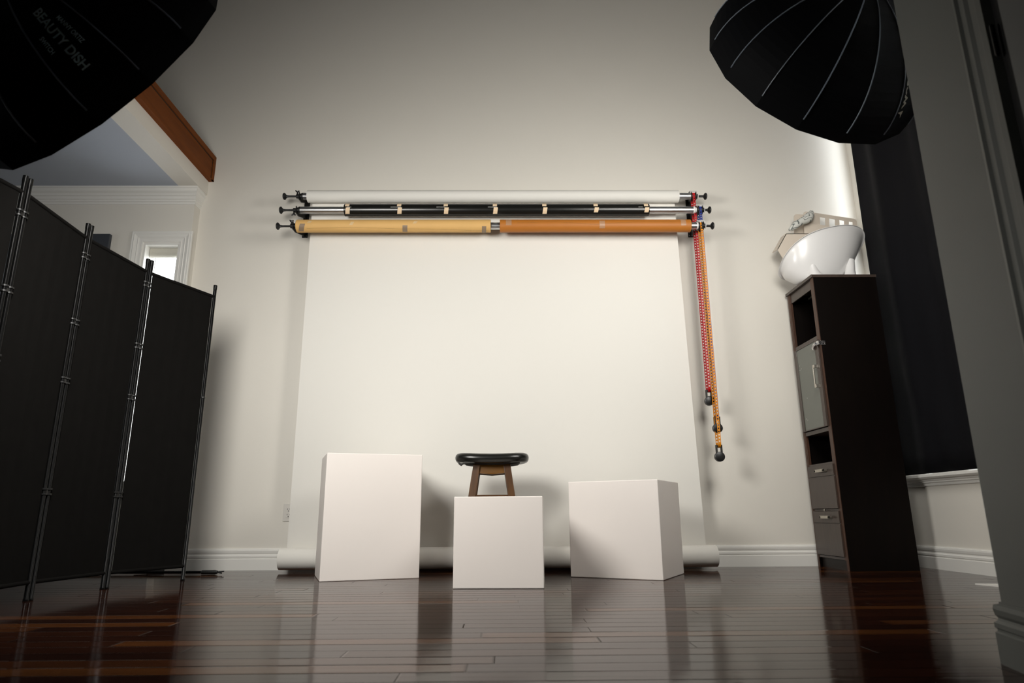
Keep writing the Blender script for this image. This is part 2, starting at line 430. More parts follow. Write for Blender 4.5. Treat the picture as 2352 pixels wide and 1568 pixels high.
# near wall end at the right with its baseboard and a door casing
A = Vector((1.166, 1.65, 0)); dv = Vector((-.2251, -.9743, 0)); nv = Vector((-.9743, .2251, 0))  # nv points into the room (-x)
bm = BM()
P = [A, A+dv*4.1, A+dv*4.1-nv*.25, A-nv*.25+Vector((0, 0, 0))]
prism(bm, P, (0, 0, 5.3))
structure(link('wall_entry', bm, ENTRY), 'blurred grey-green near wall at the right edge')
bm = BM(); Bc = A-nv*.25; prism(bm, [Bc, Bc+Vector((1.3, .0, 0)), Bc+Vector((1.3, -.10, 0)), Bc+Vector((0, -.10, 0))], (0, 0, 5.3))
structure(link('wall_return', bm, WALL))
pth = [(A-nv*.05, (0, .0)), (A, (nv.x, nv.y)), (A+dv*.36, (nv.x, nv.y))]
A2 = A+Vector((0, 0, 0))
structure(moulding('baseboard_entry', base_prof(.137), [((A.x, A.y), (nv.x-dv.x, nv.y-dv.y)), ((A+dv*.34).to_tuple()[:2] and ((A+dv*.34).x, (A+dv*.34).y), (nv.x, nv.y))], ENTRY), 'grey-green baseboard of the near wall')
dc = bpy.data.objects.new('door_1', None); COL.objects.link(dc); structure(dc, 'dark edge of a door with fluted casing at the right'); dc.location = A+dv*.34
def on_entry(s, o_, z): p = A+dv*s+nv*o_; return Vector((p.x, p.y, z))
bm = BM()
pr = [(.335, 0), (.335, .014), (.352, .018), (.358, .012), (.385, .014), (.392, .019), (.402, .014), (.428, .016), (.440, .022), (.462, .022), (.466, 0)]
rows = [[bm.verts.new(on_entry(s, o_, z)) for s, o_ in pr] for z in (0, 2.6)]
for i in range(len(pr)-1): bm.faces.new((rows[0][i], rows[0][i+1], rows[1][i+1], rows[1][i]))
bm.faces.new(rows[0]); bm.faces.new(rows[1][::-1])
sub('casing', bm, ENTRY, dc)
bm = BM(); prism(bm, [on_entry(.466, .001, 0), on_entry(.466, .004, 0), on_entry(.512, .004, 0), on_entry(.512, .001, 0)], (0, 0, 2.6)); sub('door_gap', bm, DARKHOLE, dc)
bm = BM(); prism(bm, [on_entry(.512, .001, 0), on_entry(.512, .016, 0), on_entry(1.3, .016, 0), on_entry(1.3, .001, 0)], (0, 0, 2.6)); sub('door_leaf', bm, mat('dark_grey_door', (.09, .095, .095), .6), dc)
bm = BM()
lathe(bm, on_entry(.474, .016, 1.27), (0, 0, 1), [(0, .002), (.004, .005), (.075, .005), (.079, .002)], 12)
sub('hinge', bm, BLACKMETAL, dc)

# power outlet
ou = thing('wall_outlet', 'white double power outlet low on the wall beside the paper edge', 'outlet', (-1.439, D, .365))
def lsub(name, bm, m, par, **k): return link(name, bm, m, par, **k)   # built in local coordinates
bm = BM(); box(bm, -.037, .037, -.006, 0, -.057, .057); lsub('face_plate', bm, OUTLETM, ou, bevel=.002)
bm = BM(); box(bm, -.017, .017, -.009, -.006, -.035, .035); lsub('socket_block', bm, OUTLETM, ou, bevel=.001)
for dz in (.018, -.018):
    bm = BM()
    box(bm, -.0085, -.0060, -.0100, -.009, dz-.001, dz+.008); box(bm, .0060, .0085, -.0100, -.009, dz-.001, dz+.008)
    lathe(bm, (0, -.009, dz-.009), (0, -1, 0), [(0, .003), (.001, .003)], 10)
    lsub('socket', bm, DARKHOLE, ou)
for dz in (.047, -.047):
    bm = BM(); lathe(bm, (0, -.006, dz), (0, -1, 0), [(0, .003), (.0012, .003)], 10); lsub('screw', bm, OUTLETM, ou)

# dark panel on the side-room wall
bm = BM(); box(bm, -3.75, -2.842, YL-.03, YL, 1.75, 2.325)
tag(link('wall_picture', bm, DARKPIC, bevel=.003), 'dark grey panel on the side-room wall showing above the screen', 'picture')

# ================================================================== PLINTHS
def plinth(w_, d_, h_, near, ang, label):
    """near: front-left corner on the floor; ang: turn of its front edge"""
    bm = BM(); box(bm, 0, w_, 0, d_, 0, h_)
    o = link('plinth', bm, PLINTH, bevel=.004)
    o.location = (near[0], near[1], 0); o.rotation_euler = (0, 0, ang)
    return tag(o, label, 'plinth', 'white display plinths on the floor')
plinth(.541, .42, .684, (-.989, 3.774), math.radians(18.5), 'tallest white box plinth, standing left of the stool')
plinth(.437, .437, .429, (-.246, 3.377), math.radians(-3.5), 'smallest white cube plinth, in front of the stool')
a3 = math.radians(-28)
plinth(.528, .46, .524, (.84-.528*math.cos(a3), 3.70-.528*math.sin(a3)), a3, 'white cube plinth right of the stool showing its shaded right side')

# ================================================================== STOOL
st = thing('bar_stool', 'wooden bar stool with black vinyl saddle seat behind the smallest plinth', 'stool', (-.071, 4.10, 0))
bm = BM()
# cushioned saddle seat: superellipse plan, rounded edge
def seat_rings(bm, prof, hw, hd, n=48, saddle=.012, ex=3.2):
    rings = []
    for z, k in prof:
        ring = []
        for i in range(n):
            t = 2*math.pi*i/n; c, s = math.cos(t), math.sin(t)
            x = (hw+k)*math.copysign(abs(c)**(2/ex), c); y = (hd+k)*math.copysign(abs(s)**(2/ex), s)
            ring.append(bm.verts.new((x, y, z+saddle*((x/hw)**2-.5))))
        rings.append(ring)
    for a, b in zip(rings, rings[1:]):
        for i in range(n): bm.faces.new((a[i], a[(i+1)%n], b[(i+1)%n], b[i]))
    return rings
R_ = seat_rings(bm, [(.648, -.05), (.642, -.018), (.646, -.006), (.656, .0), (.668, .002), (.682, -.001), (.692, -.010), (.698, -.026), (.700, -.06), (.700, -.10)], .221, .15)
for r, z in ((R_[0], .646), (R_[-1], .700)):
    c = bm.verts.new((0, 0, z-.006))
    for i in range(len(r)): bm.faces.new((r[i], r[(i+1)%len(r)], c))
link('seat', bm, VINYL, st, smooth=True)
bm = BM(); R_ = seat_rings(bm, [(.632, -.04), (.644, -.03)], .20, .135, saddle=.010); bm.faces.new(R_[0]); bm.faces.new(R_[1][::-1])
link('seat_board', bm, mat('black_seat_underside', (.012, .011, .010), .7), st)
bm = BM(); tube(bm, [(-.195, -.135, .642), (-.190, -.150, .634), (-.178, -.150, .625), (-.165, -.148, .634), (-.10, -.14, .637)], [.003, .006, .009, .005, .002], 8)
link('torn_lining', bm, mat('grey_black_lining', (.03, .03, .028), .8), st, smooth=True)
def leg(bm, top, bot, hx=.021, hy=.018):
    t, b = Vector(top), Vector(bot)
    rings = []
    for p in (b, t):
        rings.append([bm.verts.new(p+Vector((sx*hx, sy*hy, 0))) for sx, sy in ((-1,-1),(1,-1),(1,1),(-1,1))])
    for i in range(4): bm.faces.new((rings[0][i], rings[0][(i+1)%4], rings[1][(i+1)%4], rings[1][i]))
    bm.faces.new(rings[0][::-1]); bm.faces.new(rings[1])
tx, bx, ty, by = .089, .182, .075, .165
for sx in (-1, 1):
    for sy in (-1, 1):
        bm = BM(); leg(bm, (sx*tx, sy*ty, .634), (sx*bx, sy*by, 0)); link('leg', bm, STOOLW, st, bevel=.003)
def at_(z, sx, sy):
    k = 1-z/.634; return Vector((sx*(tx+(bx-tx)*k), sy*(ty+(by-ty)*k), z))
for sy in (-1, 1):
    bm = BM(); y = sy*(ty+.006); prism(bm, [(-.070, y, .630), (.070, y, .630), (.078, y+sy*.008, .580), (.0, y+sy*.008, .574), (-.078, y+sy*.008, .580)], (0, -sy*.018, 0)); link('apron', bm, STOOLA, st)
for sx in (-1, 1):
    bm = BM(); x = sx*(tx+.004); prism(bm, [(x, -.058, .630), (x, .058, .630), (x+sx*.008, .066, .580), (x+sx*.008, -.066, .580)], (-sx*.018, 0, 0)); link('apron', bm, STOOLA, st)
for z, pairs in ((.438, [((-1,-1),(1,-1)), ((-1,1),(1,1))]), (.26, [((-1,-1),(1,-1)), ((-1,1),(1,1))]), (.20, [((-1,-1),(-1,1)), ((1,-1),(1,1))])):
    for a, b in pairs:
        p, q_ = at_(z, *a), at_(z, *b); bm = BM()
        dd = (q_-p).normalized(); sd = dd.cross(Vector((0, 0, 1)))
        obox(bm, (p+q_)/2, (q_-p)/2, sd*.009, Vector((0, 0, .017))); link('stretcher', bm, STOOLW, st, bevel=.002)
for x in (-.072, .068):  # white blocks stand in for light showing through gaps under the seat
    bm = BM(); obox(bm, (x, -.078, .636), (.006, 0, 0), (0, .008, 0), (0, 0, .006)); link('bracket', bm, WHITEPL, st)

# ================================================================== BACKDROP SUPPORT
YB = [4.437, 4.400, 4.363]; ZB = [2.593, 2.464, 2.322]      # top, middle, bottom rods
XL = [-1.458, -1.462, -1.464]; XR = [1.352, 1.357, 1.362]
YB = [4.44, 4.40, 4.36]
# wall brackets with three hooked arms
def bracket(xc, label):
    b = thing('wall_bracket', label, 'bracket', (xc, D, 2.5), 0, 'triple wall brackets for the backdrop rods')
    bm = BM(); box(bm, -.021, .021, -.005, 0, -.158, .175); link('wall_plate', bm, BLACKPL, b, bevel=.001)
    for Yk, Zk in zip(YB, ZB):
        y = Yk-D; z = Zk-2.5; bm = BM()
        prism(bm, [(-.003, -.003, z+.030-.01*0), (-.003, -.003, min(z+.11, .172)), (-.003, y+.05, z+.035), (-.003, y+.034, z+.030), (-.003, y+.027, z+.022), (-.003, y+.026, z-.014), (-.003, y-.020, z-.027), (-.003, y-.028, z+.018), (-.003, y-.034, z+.018), (-.003, y-.034, z-.036), (-.003, y+.030, z-.034)], (.006, 0, 0))
        link('hooked_arm', bm, BLACKPL, b)
    bm = BM()
    for z in (-.145, .150, .05):
        for x in (-.012, .012):
            bm = BM(); lathe(bm, (x, -.005, z), (0, -1, 0), [(0, .0035), (.002, .003)], 8); link('screw', bm, ALU, b)
bracket(-1.475, 'black triple hook bracket at the left end of the backdrop rods')
bracket(1.408, 'black triple hook bracket at the right end of the backdrop rods')

WHEELC = [RED, BLUE, ORANGE]
names = ['top', 'middle', 'bottom']
knx = [(-1.588, 1.478), (-1.590, 1.486), (-1.588, 1.484)]
CX = [1.392, 1.419, 1.404]      # chain x
for k in range(3):
    y, z = YB[k], ZB[k]
    g = thing('crossbar', ['aluminium rod with red chain wheel, topmost of the three, in the white paper roll', 'aluminium rod with blue chain wheel, middle of the three, in the black vinyl roll', 'aluminium rod with orange chain wheel, lowest of the three, in the two brown rolls'][k], 'crossbar', (0, y, z), 0, 'crossbars of the backdrop support')
    L = -1.452; Rr = 1.372
    if k == 2: L, Rr = -1.449, 1.375
    bm = BM(); rod(bm, (L, 0, 0), (Rr, 0, 0), .0255, 24); link('rod', bm, ALU, g, smooth=True)
    kl, kr = knx[k]
    bm = BM(); lathe(bm, (L-.055, 0, 0), (1, 0, 0), [(0, .010), (.004, .016), (.022, .016), (.026, .021), (.040, .021), (.044, .026), (.055, .026)], 20); link('expansion_drive', bm, BLACKPL, g, smooth=True)
    bm = BM(); lathe(bm, (kl-.012, 0, 0), (1, 0, 0), [(0, .008), (.001, .021), (.006, .026), (.013, .026), (.019, .018), (.026, .010), (.045, .0075), (L-.055-kl+.02, .0075)], 20); link('knob', bm, BLACKPL, g, smooth=True)
    bm = BM()
    zz = [1, -1, 1][k]
    tube(bm, [(L-.045, -.004, zz*.014), (L-.045, -.006, zz*.032)], .006, 8)
    tube(bm, [(L-.060, -.006, zz*.044), (L-.052, -.006, zz*.036), (L-.045, -.006, zz*.034), (L-.038, -.006, zz*.036), (L-.032, -.006, zz*.042)], [.003, .007, .007, .007, .003], 8)
    link('wing_screw', bm, BLACKPL, g, smooth=True)
    # right side: chain wheel drive
    bm = BM(); lathe(bm, (Rr, 0, 0), (1, 0, 0), [(0, .026), (.010, .026), (.014, .020), (.024, .020)], 20); link('expansion_drive', bm, WHITEPL, g, smooth=True)
    cx = CX[k]
    bm = BM(); lathe(bm, (cx-.020, 0, 0), (1, 0, 0), [(0, .012), (.001, .036), (.005, .036), (.006, .028), (.034, .028), (.035, .036), (.039, .036), (.040, .012)], 24); link('chain_wheel', bm, BLACKPL, g, smooth=True)
    bm = BM(); prism(bm, [(cx-.024, -.030, .020), (cx-.024, -.010, .040), (cx-.024, .020, .040), (cx-.024, .036, .022), (cx-.024, .030, .018), (cx-.024, .016, .0365), (cx-.024, -.008, .0365), (cx-.024, -.026, .016)], (.054, 0, 0)); link('wheel_guard', bm, WHITEPL, g)
    bm = BM(); lathe(bm, (cx+.018, 0, 0), (1, 0, 0), [(0, .010), (.012, .010), (.013, .016), (.018, .016), (.019, .0085), (kr-cx-.026, .009), (kr-cx-.020, .018), (kr-cx-.014, .026), (kr-cx-.007, .026), (kr-cx-.002, .020), (kr-cx, .006)], 20); link('knob', bm, BLACKPL, g, smooth=True)
    bm = BM(); lathe(bm, (cx+.032, 0, 0), (1, 0, 0), [(0, .014), (.001, .018), (.006, .018), (.007, .014)], 20); link('collar', bm, WHITEPL, g, smooth=True)

# ladder chains
def strand(bm, x, y, z0, z1, w=.0168, th=.003):
    h = z1-z0; pitch = .0205; n = max(1, int(h/pitch)); p = h/n
    box(bm, x-w/2, x-w/2+.0040, y-th/2, y+th/2, z0, z1); box(bm, x+w/2-.0040, x+w/2, y-th/2, y+th/2, z0, z1)
    for i in range(n+1):
        zc = z0+i*p
        box(bm, x-w/2+.0040, x+w/2-.0040, y-th/2*.99, y+th/2*.99, max(z0, zc-.0052), min(z1, zc+.0052))
def chain(k, zb, m, label, wl, r=.029):
    x, y, z = CX[k], YB[k], ZB[k]
    t = thing('pull_chain', label, 'pull chain', (x, y, zb), 0, 'pull chains hanging from the rod ends')
    bm = BM(); zt = z-zb
    strand(bm, 0, -r, 0, zt); strand(bm, 0, r, 0, zt)
    for z_, sgn in ((zt, 1), (0, -1)):
        pts = [(-r*math.cos(a), z_+sgn*r*math.sin(a)) for a in [math.pi*i/10 for i in range(11)]]
        for (y0, z0), (y1, z1) in zip(pts, pts[1:]):
            d = Vector((0, y1-y0, z1-z0)); nrm = Vector((0, -d.z, d.y)).normalized()
            obox(bm, (0, (y0+y1)/2, (z0+z1)/2), (.0084, 0, 0), d*.52, nrm*.0015)
    link('ladder_chain', bm, m, t)
    wt = bpy.data.objects.new('chain_weight', None)
    bm = BM()
    box(bm, -.019, -.013, -.014, .014, -.075, -.012); box(bm, .013, .019, -.014, .014, -.075, -.012)
    rod(bm, (-.016, 0, -.020), (.016, 0, -.020), .006, 10)
    lathe(bm, (-.002, -.020, -.088), (0.10, 1, 0), [(0, .026), (.003, .0315), (.036, .0315), (.039, .027)], 28)
    o = link('chain_weight', bm, BLACKPL, t, smooth=True, label='round black weight')
    return t
chain(0, 1.165, RED, 'red ladder-like pull chain, shortest of the three', 0)
chain(1, .975, BLUE, 'blue ladder-like pull chain mostly hidden behind the orange one', 0)
chain(2, .785, ORANGE, 'orange ladder-like pull chain, longest of the three', 0)

# white paper backdrop
pb = thing('paper_backdrop', 'wide white paper backdrop hanging from the top rod and curling onto the floor', 'backdrop', (0, YB[0], 0))
bm = BM(); lathe(bm, (-1.420, 0, ZB[0]-.002), (1, 0, 0), [(0, .027), (0.0005, .0455), (2.7045, .0455), (2.705, .027)], 40, caps=False); link('top_roll', bm, PAPER, pb, smooth=True)
BY, BZ, BR = 4.43-YB[0], .079, .066
bm = BM(); n = 30; prev = None
rows = []
prof = [(.0455, ZB[0]-.002)]
y0, y1 = .0455, BY+BR
for i in range(1, 31):
    t = i/30; prof.append((y0+(y1-y0)*(t**1.5)+.004*math.sin(t*math.pi), (ZB[0])*(1-t)+BZ*t))
th = .0012
lv = []
for (yy, zz) in prof:
    t = 1-zz/ZB[0]; hw0 = 1.395-.028*0
    xl = -1.400-.0*t; xr = 1.268+.045*t**1.2
    xl = -1.398+.0*t
    lv.append([bm.verts.new((xl+(xr-xl)*j/24, yy-s*th, zz)) for s in (0, 1) for j in range(25)])
for a, b in zip(lv, lv[1:]):
    for s in (0, 25):
        for j in range(24): bm.faces.new((a[s+j], a[s+j+1], b[s+j+1], b[s+j]))
    bm.faces.new((a[0], b[0], b[25], a[25])); bm.faces.new((a[24], a[49], b[49], b[24]))
link('paper_sheet', bm, PAPER, pb, smooth=True)
bm = BM()
# bottom roll as a spiral shell
pts = []
for i in range(0, 61):
    a = -math.pi*2*1.02*i/60
    pts.append((BY+BR*math.cos(a), BZ+BR*math.sin(a)))
xl, xr = -1.415, 1.352
rr = []
for (yy, zz) in pts:
    ry, rz = (yy-BY)/BR, (zz-BZ)/BR
    rr.append([bm.verts.new((x, yy-k*ry*.0015, zz-k*rz*.0015)) for k in (0, 1) for x in (xl, xr)])
for a, b in zip(rr, rr[1:]):
    bm.faces.new((a[0], a[1], b[1], b[0])); bm.faces.new((a[2], b[2], b[3], a[3])); bm.faces.new((a[0], b[0], b[2], a[2])); bm.faces.new((a[1], a[3], b[3], b[1]))
link('curled_bottom_roll', bm, PAPER, pb, smooth=True)

# other rolls
def roll(k, x0, x1, r, m, label, tapes, seam=None, wob=0):
    t = thing('backdrop_roll', label, 'backdrop roll', (x0, YB[k], ZB[k]), 0)
    Lr = x1-x0
    bm = BM(); lathe(bm, (0, 0, 0), (1, 0, 0), [(0, .0265), (0, r-.002), (.002, r), (Lr-.002, r), (Lr, r-.002), (Lr, .0265)], 40, caps=False)
    link('roll', bm, m, t, smooth=True)
    for (x, a0, a1, w_, tm, sk) in tapes:
        bm = BM(); n = 8; ro, ri = [], []
        for i in range(n+1):
            a = math.radians(a0+(a1-a0)*i/n); xx = x-x0+sk*(i/n-.5)
            for lst, rr_ in ((ro, r+.0016), (ri, r+.0002)):
                lst.append([bm.verts.new((xx+s*w_/2, -rr_*math.cos(a), rr_*math.sin(a))) for s in (-1, 1)])
        for i in range(n):
            bm.faces.new((ro[i][0], ro[i][1], ro[i+1][1], ro[i+1][0])); bm.faces.new((ri[i][1], ri[i][0], ri[i+1][0], ri[i+1][1]))
            for s in (0, 1): bm.faces.new((ro[i][s], ri[i][s], ri[i+1][s], ro[i+1][s]))
        for e in (0, n): bm.faces.new((ro[e][0], ri[e][0], ri[e][1], ro[e][1]))
        link('tape', bm, tm, t, smooth=True)
    if seam:
        bm = BM(); pv = None
        for (xa, aa), (xb, ab) in zip(seam, seam[1:]):
            q = []
            for x, a in ((xa, aa), (xb, ab)):
                for da in (-.55, .55):
                    an = math.radians(a+da); q.append(bm.verts.new((x-x0, -(r+.0008)*math.cos(an), (r+.0008)*math.sin(an))))
            bm.faces.new((q[0], q[1], q[3], q[2]))
        link('paper_edge', bm, CREASE, t)
    return t
bt = []
for x in (-1.111, -.741, -.409, -.058, .296, .664, 1.026):
    bt.append((x, 12, 62, .030, TAPE_T, 0)); bt.append((x+.004, -60+(14 if x > .5 else 0), -1, .030, TAPE_T, .006))
blk = roll(1, -1.130+.006-.012, 1.052, .0445, VINYL, 'black vinyl backdrop roll closed with hatched tan tape strips', bt)
for x0, w_ in ((-.765, .075), (-.445, .060), (-.075, .065), (-1.095, .03), (.985, .03)):  # thin white slivers laid along the black roll
    bm = BM(); an = math.radians(3); obox(bm, (x0-(-1.136), -.0452*math.cos(an), .0452*math.sin(an)), (w_/2, 0, 0), (0, .0006, 0), (0, 0, .0012))
    link('white_sliver', bm, WHITEPL, blk)
q9 = .989
roll(2, -1.455, -.089*q9, .0455, KRAFT, 'pale kraft paper roll on the left half of the lowest rod',
     [(-1.427*q9, -74, -2, .036, TAPE_B, .016), (-.697*q9, -83, -17, .034, TAPE_B, .004), (-.136*q9, -112, -26, .030, TAPE_B, .003),
      (-1.371*q9, 5, 27, .024, HATCHK, .01), (-1.072*q9, -14, 16, .022, HATCHK, .012), (-.624*q9, -2, 24, .024, HATCHK, .012)],
     [(-1.392*q9, -44), (-1.25*q9, -40), (-1.082*q9, -35), (-.9*q9, -41), (-.739*q9, -48), (-.635*q9, -48), (-.45*q9, -52), (-.3*q9, -60), (-.2*q9, -66), (-.098*q9, -70)])
roll(2, -.023*q9, 1.346*q9, .0455, BROWNP, 'warm brown paper roll on the right half of the lowest rod',
     [(.04*q9, -17, 48, .040, TAPE_C, .0), (.706*q9, -45, 27, .038, TAPE_C, .0), (1.287*q9, -20, 48, .036, TAPE_C, .0)],
     [(.098*q9, 3), (.22*q9, 9), (.357*q9, 15), (.5*q9, 3), (.666*q9, -12), (.738*q9, -2), (.9*q9, 9), (1.07*q9, 18), (1.2*q9, 15), (1.305*q9, 14)])

# ================================================================== FOLDING SCREEN
PH = 1.73
PP = [(-1.786, 3.929), (-1.972, 3.502), (-2.026, 3.037), (-2.000, 2.565), (-2.085, 2.09)]
scr = thing('folding_screen', 'black cloth folding screen with glossy black poles on the left', 'folding screen', (-2.0, 3.2, 0))
def off(p): return (p[0]+2.0, p[1]-3.2)
npan = len(PP)-1
for i in range(npan):
    a, b = Vector((*off(PP[i]), 0)), Vector((*off(PP[i+1]), 0))
    d = (b-a).normalized(); nn = Vector((d.y, -d.x, 0))
    ia = .0 if i == 0 else .0135
    pa, pb_ = a+d*ia, b-d*.0135
    for p in (pa, pb_):
        bm = BM(); lathe(bm, (p.x, p.y, 0), (0, 0, 1), [(0, .0115), (.008, .0115), (.010, .010), (PH-.03, .010), (PH-.028, .011), (PH-.001, .011), (PH, .009)], 16); link('pole', bm, BLACKMETAL, scr, smooth=True)
    # rails at top and bottom, slightly proud
    f0, f1 = pa+d*.0155, pb_-d*.0155
    bm = BM(); N = 18
    rows = []
    for s in (-1, 1):
        for j in range(N+1):
            p = f0+(f1-f0)*j/N
            wv = .0012*math.sin(j*1.7+i)*math.sin(math.pi*j/N)
            rows.append([bm.verts.new((p.x+nn.x*(wv+s*.0012), p.y+nn.y*(wv+s*.0012), z)) for z in (.072, .4, .8, 1.2, PH-.075)])
    H1 = N+1
    for s in (0, 1):
        for j in range(N):
            for k in range(4):
                q = rows[s*H1+j], rows[s*H1+j+1]
                bm.faces.new((q[0][k], q[1][k], q[1][k+1], q[0][k+1]))
    for j in (0, N):
        for k in range(4): bm.faces.new((rows[j][k], rows[j][k+1], rows[H1+j][k+1], rows[H1+j][k]))
    for k in (0, 4):
        for j in range(N): bm.faces.new((rows[j][k], rows[j+1][k], rows[H1+j+1][k], rows[H1+j][k]))
    link('cloth_panel', bm, BLACKCLOTH, scr, smooth=False)
    for z in (PH-.075, .075):
        bm = BM(); rod(bm, (pa.x, pa.y, z), (pb_.x, pb_.y, z), .009, 12); link('cross_rail', bm, BLACKCLOTH, scr, smooth=True)
for i in range(1, npan):
    a = Vector((*off(PP[i]), 0)); d0 = (Vector((*off(PP[i-1]), 0))-a).normalized(); d1 = (Vector((*off(PP[i+1]), 0))-a).normalized()
    for z in (PH-.17 if i > 1 else PH-.15, PH-.50, .95, .45):
        bm = BM()
        for s in (d0, d1):
            p = a+s*.0135
            for dz in (-.012, .010): lathe(bm, (p.x, p.y, z+dz), (0, 0, 1), [(0, .0145), (.001, .0155), (.007, .0155), (.008, .0145)], 16)
        p, q = a+d0*.0135, a+d1*.0135
        obox(bm, ((p+q)/2)+Vector((0, 0, z+.003)), (q-p)/2, Vector((-(q-p).y, (q-p).x, 0)).normalized()*.006, (0, 0, .008))
        link('hinge_clamp', bm, BLACKPL, scr, smooth=True)
bm = BM(); p = off(PP[0]); lathe(bm, (p[0], p[1], 1.02), (0, 0, 1), [(0, .011), (.001, .0135), (.009, .0135), (.01, .011)], 16); link('hinge_clamp', bm, BLACKPL, scr, smooth=True)

# poles lying on the floor behind the screen
def floor_pole(a, b, label, r=.008, tipped=True):
    a, b = Vector(a), Vector(b)
    t = thing('stand_pole', label, 'pole', ((a+b)/2).to_tuple())
    t.location.z = 0
    o_ = Vector((t.location.x, t.location.y, 0))
    bm = BM(); rod(bm, a-o_, b-o_, r, 12); link('tube', bm, BLACKMETAL, t, smooth=True)
    d = (a-b).normalized(); u = Vector((-d.y, d.x, 0)); bm = BM()
    lathe(bm, a-o_-d*.10, d, [(0, r), (.004, r*1.5), (.085, r*1.6), (.10, r*1.2)], 12)
    if tipped:
        for s in (-1, 1): tube(bm, [a-o_-d*.01+u*s*.006, a-o_+d*.035+u*s*.014+Vector((0, 0, .004*s))], .004, 6)
    link('end_cap', bm, BLACKPL, t, smooth=True)
floor_pole((-1.745, 4.29, .0135), (-2.75, 4.36, .0135), 'black pole with a forked tip on the floor beyond the end of the screen')
floor_pole((-2.17, 4.50, .0135), (-2.30, 4.36+.03, .0135), 'short black pole with a rubber foot on the floor under the screen', tipped=False)

# ================================================================== CABINET
CX0, CX1, CY0, CY1, CZ = 2.065, 2.489, 4.165, 4.605-.02, 1.88
CY1 = 4.572
cb = thing('tall_cabinet', 'tall narrow dark espresso cabinet with glass door and drawers in the corner', 'cabinet', (CX0, CY0, 0))
w_, dd_ = CX1-CX0, CY1-CY0
TH = .022
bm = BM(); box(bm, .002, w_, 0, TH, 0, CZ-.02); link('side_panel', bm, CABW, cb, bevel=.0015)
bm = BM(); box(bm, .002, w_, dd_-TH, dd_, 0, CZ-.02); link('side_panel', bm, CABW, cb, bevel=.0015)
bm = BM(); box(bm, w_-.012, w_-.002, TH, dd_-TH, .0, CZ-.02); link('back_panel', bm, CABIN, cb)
bm = BM(); box(bm, -.012, w_+.002, -.006, dd_+.006, CZ-.02, CZ); link('top', bm, CABF, cb, bevel=.0015)
bm = BM(); box(bm, 0, .016, TH, .045, .06, CZ-.02); box(bm, 0, .016, dd_-.034, dd_-TH, .06, CZ-.02); box(bm, -.002, .002, 0, TH, 0, CZ-.02); box(bm, -.002, .002, dd_-TH, dd_, 0, CZ-.02); link('face_frame', bm, CABEDGE, cb)
for z0, z1 in ((1.445, 1.470), (.845, .870), (.640, .652), (.352, .362), (.062, .076)):
    bm = BM(); box(bm, .001, w_-.012, TH, dd_-TH, z0, z1); link('shelf', bm, CABF, cb)
bm = BM(); box(bm, .006, .018, TH+.005, dd_-TH-.002, CZ-.085, CZ-.022); link('valance', bm, CABF, cb, bevel=.001)
bm = BM(); lathe(bm, (.14, dd_*.42, CZ-.028), (0, 0, -1), [(0, .034), (.010, .034), (.018, .028), (.020, .01)], 24); link('puck_light', bm, WHITEPL, cb, smooth=True)
bm = BM(); box(bm, .10, .11, .06, dd_-.10, CZ-.075, CZ-.065); link('clip_rail', bm, STEEL, cb)
bm = BM(); box(bm, .02, .028, TH, dd_-TH, .0, .062); link('plinth_board', bm, CABIN, cb)
# glass door
bm = BM(); ya, yb_, za, zb_ = .026, dd_-.026, .874, 1.441
for a in ((ya, ya+.042, za, zb_), (yb_-.038, yb_, za, zb_), ): box(bm, -.014, .004, a[0], a[1], a[2], a[3])
box(bm, -.014, .004, ya+.042, yb_-.038, za, za+.006); box(bm, -.014, .004, ya+.042, yb_-.038, zb_-.006, zb_)
dr = link('glass_door', bm, CABF, cb, bevel=.001)
bm = BM(); box(bm, -.010, -.004, ya+.040, yb_-.036, za+.004, zb_-.004); g_ = link('glass_panel', bm, GLASSD, dr)
random.seed(3)
for cz, cy in ((1.325, yb_-.06), (1.295, yb_-.06), (1.30, yb_-.085), (.955, yb_-.075), (.945, yb_-.09), (1.09, yb_-.12)):
    bm = BM()
    for q in range(3):     # a smudge of small touching flecks
        y_, z_ = cy+q*.0013, cz+(q % 2)*.0016
        box(bm, -.0106, -.0100, y_, y_+.0016, z_, z_+.0020)
    link('stain', bm, WHITEPL, g_)
bm = BM(); hy = ya+.030
box(bm, -.044, -.036, hy+.002, hy+.012, 1.125, 1.275); box(bm, -.044, -.014, hy-.012, hy+.002, 1.255, 1.275); box(bm, -.044, -.014, hy-.012, hy+.002, 1.125, 1.147)
link('door_handle', bm, STEEL, dr, bevel=.001, label='vertical satin metal handle')
# foil tape latch
bm = BM()
box(bm, -.0190, -.0020, -.012+.004, .030, 1.400, 1.424); box(bm, -.0190, .028, -.0035, -.0005, 1.396, 1.424)
tube(bm, [(-.018, .030, 1.412), (-.024, .050, 1.404), (-.022, .068, 1.392), (-.018, .074, 1.380)], [.012, .010, .012, .004], 6)
link('foil_latch', bm, SILVERM, cb, label='crumpled silver foil tape')
# drawers
for zt, zm, zb_ in ((.638, .566, .366), (.350, .276, .080)):
    bm = BM(); box(bm, -.010, .006, .030, dd_-.026, zm+.003, zt); box(bm, -.010, .006, .030, dd_-.026, zb_, zm-.003); box(bm, -.004, .006, .030, dd_-.026, zm-.003, zm+.003)
    d_ = link('drawer', bm, CABF, cb, bevel=.001)
    bm = BM(); zc = (zt+zm)/2
    box(bm, -.036, -.028, .110, .235, zc-.008, zc+.010); box(bm, -.036, -.010, .110, .125, zc-.007, zc+.008); box(bm, -.036, -.010, .222, .235, zc-.007, zc+.008)
    link('drawer_handle', bm, STEEL, d_, bevel=.001, label='satin metal bar handle')
bm = BM(); lathe(bm, (-.008, .20, .357), (-1, 0, 0), [(0, .006), (.008, .007), (.010, .004)], 12); link('catch', bm, STEEL, cb, smooth=True)

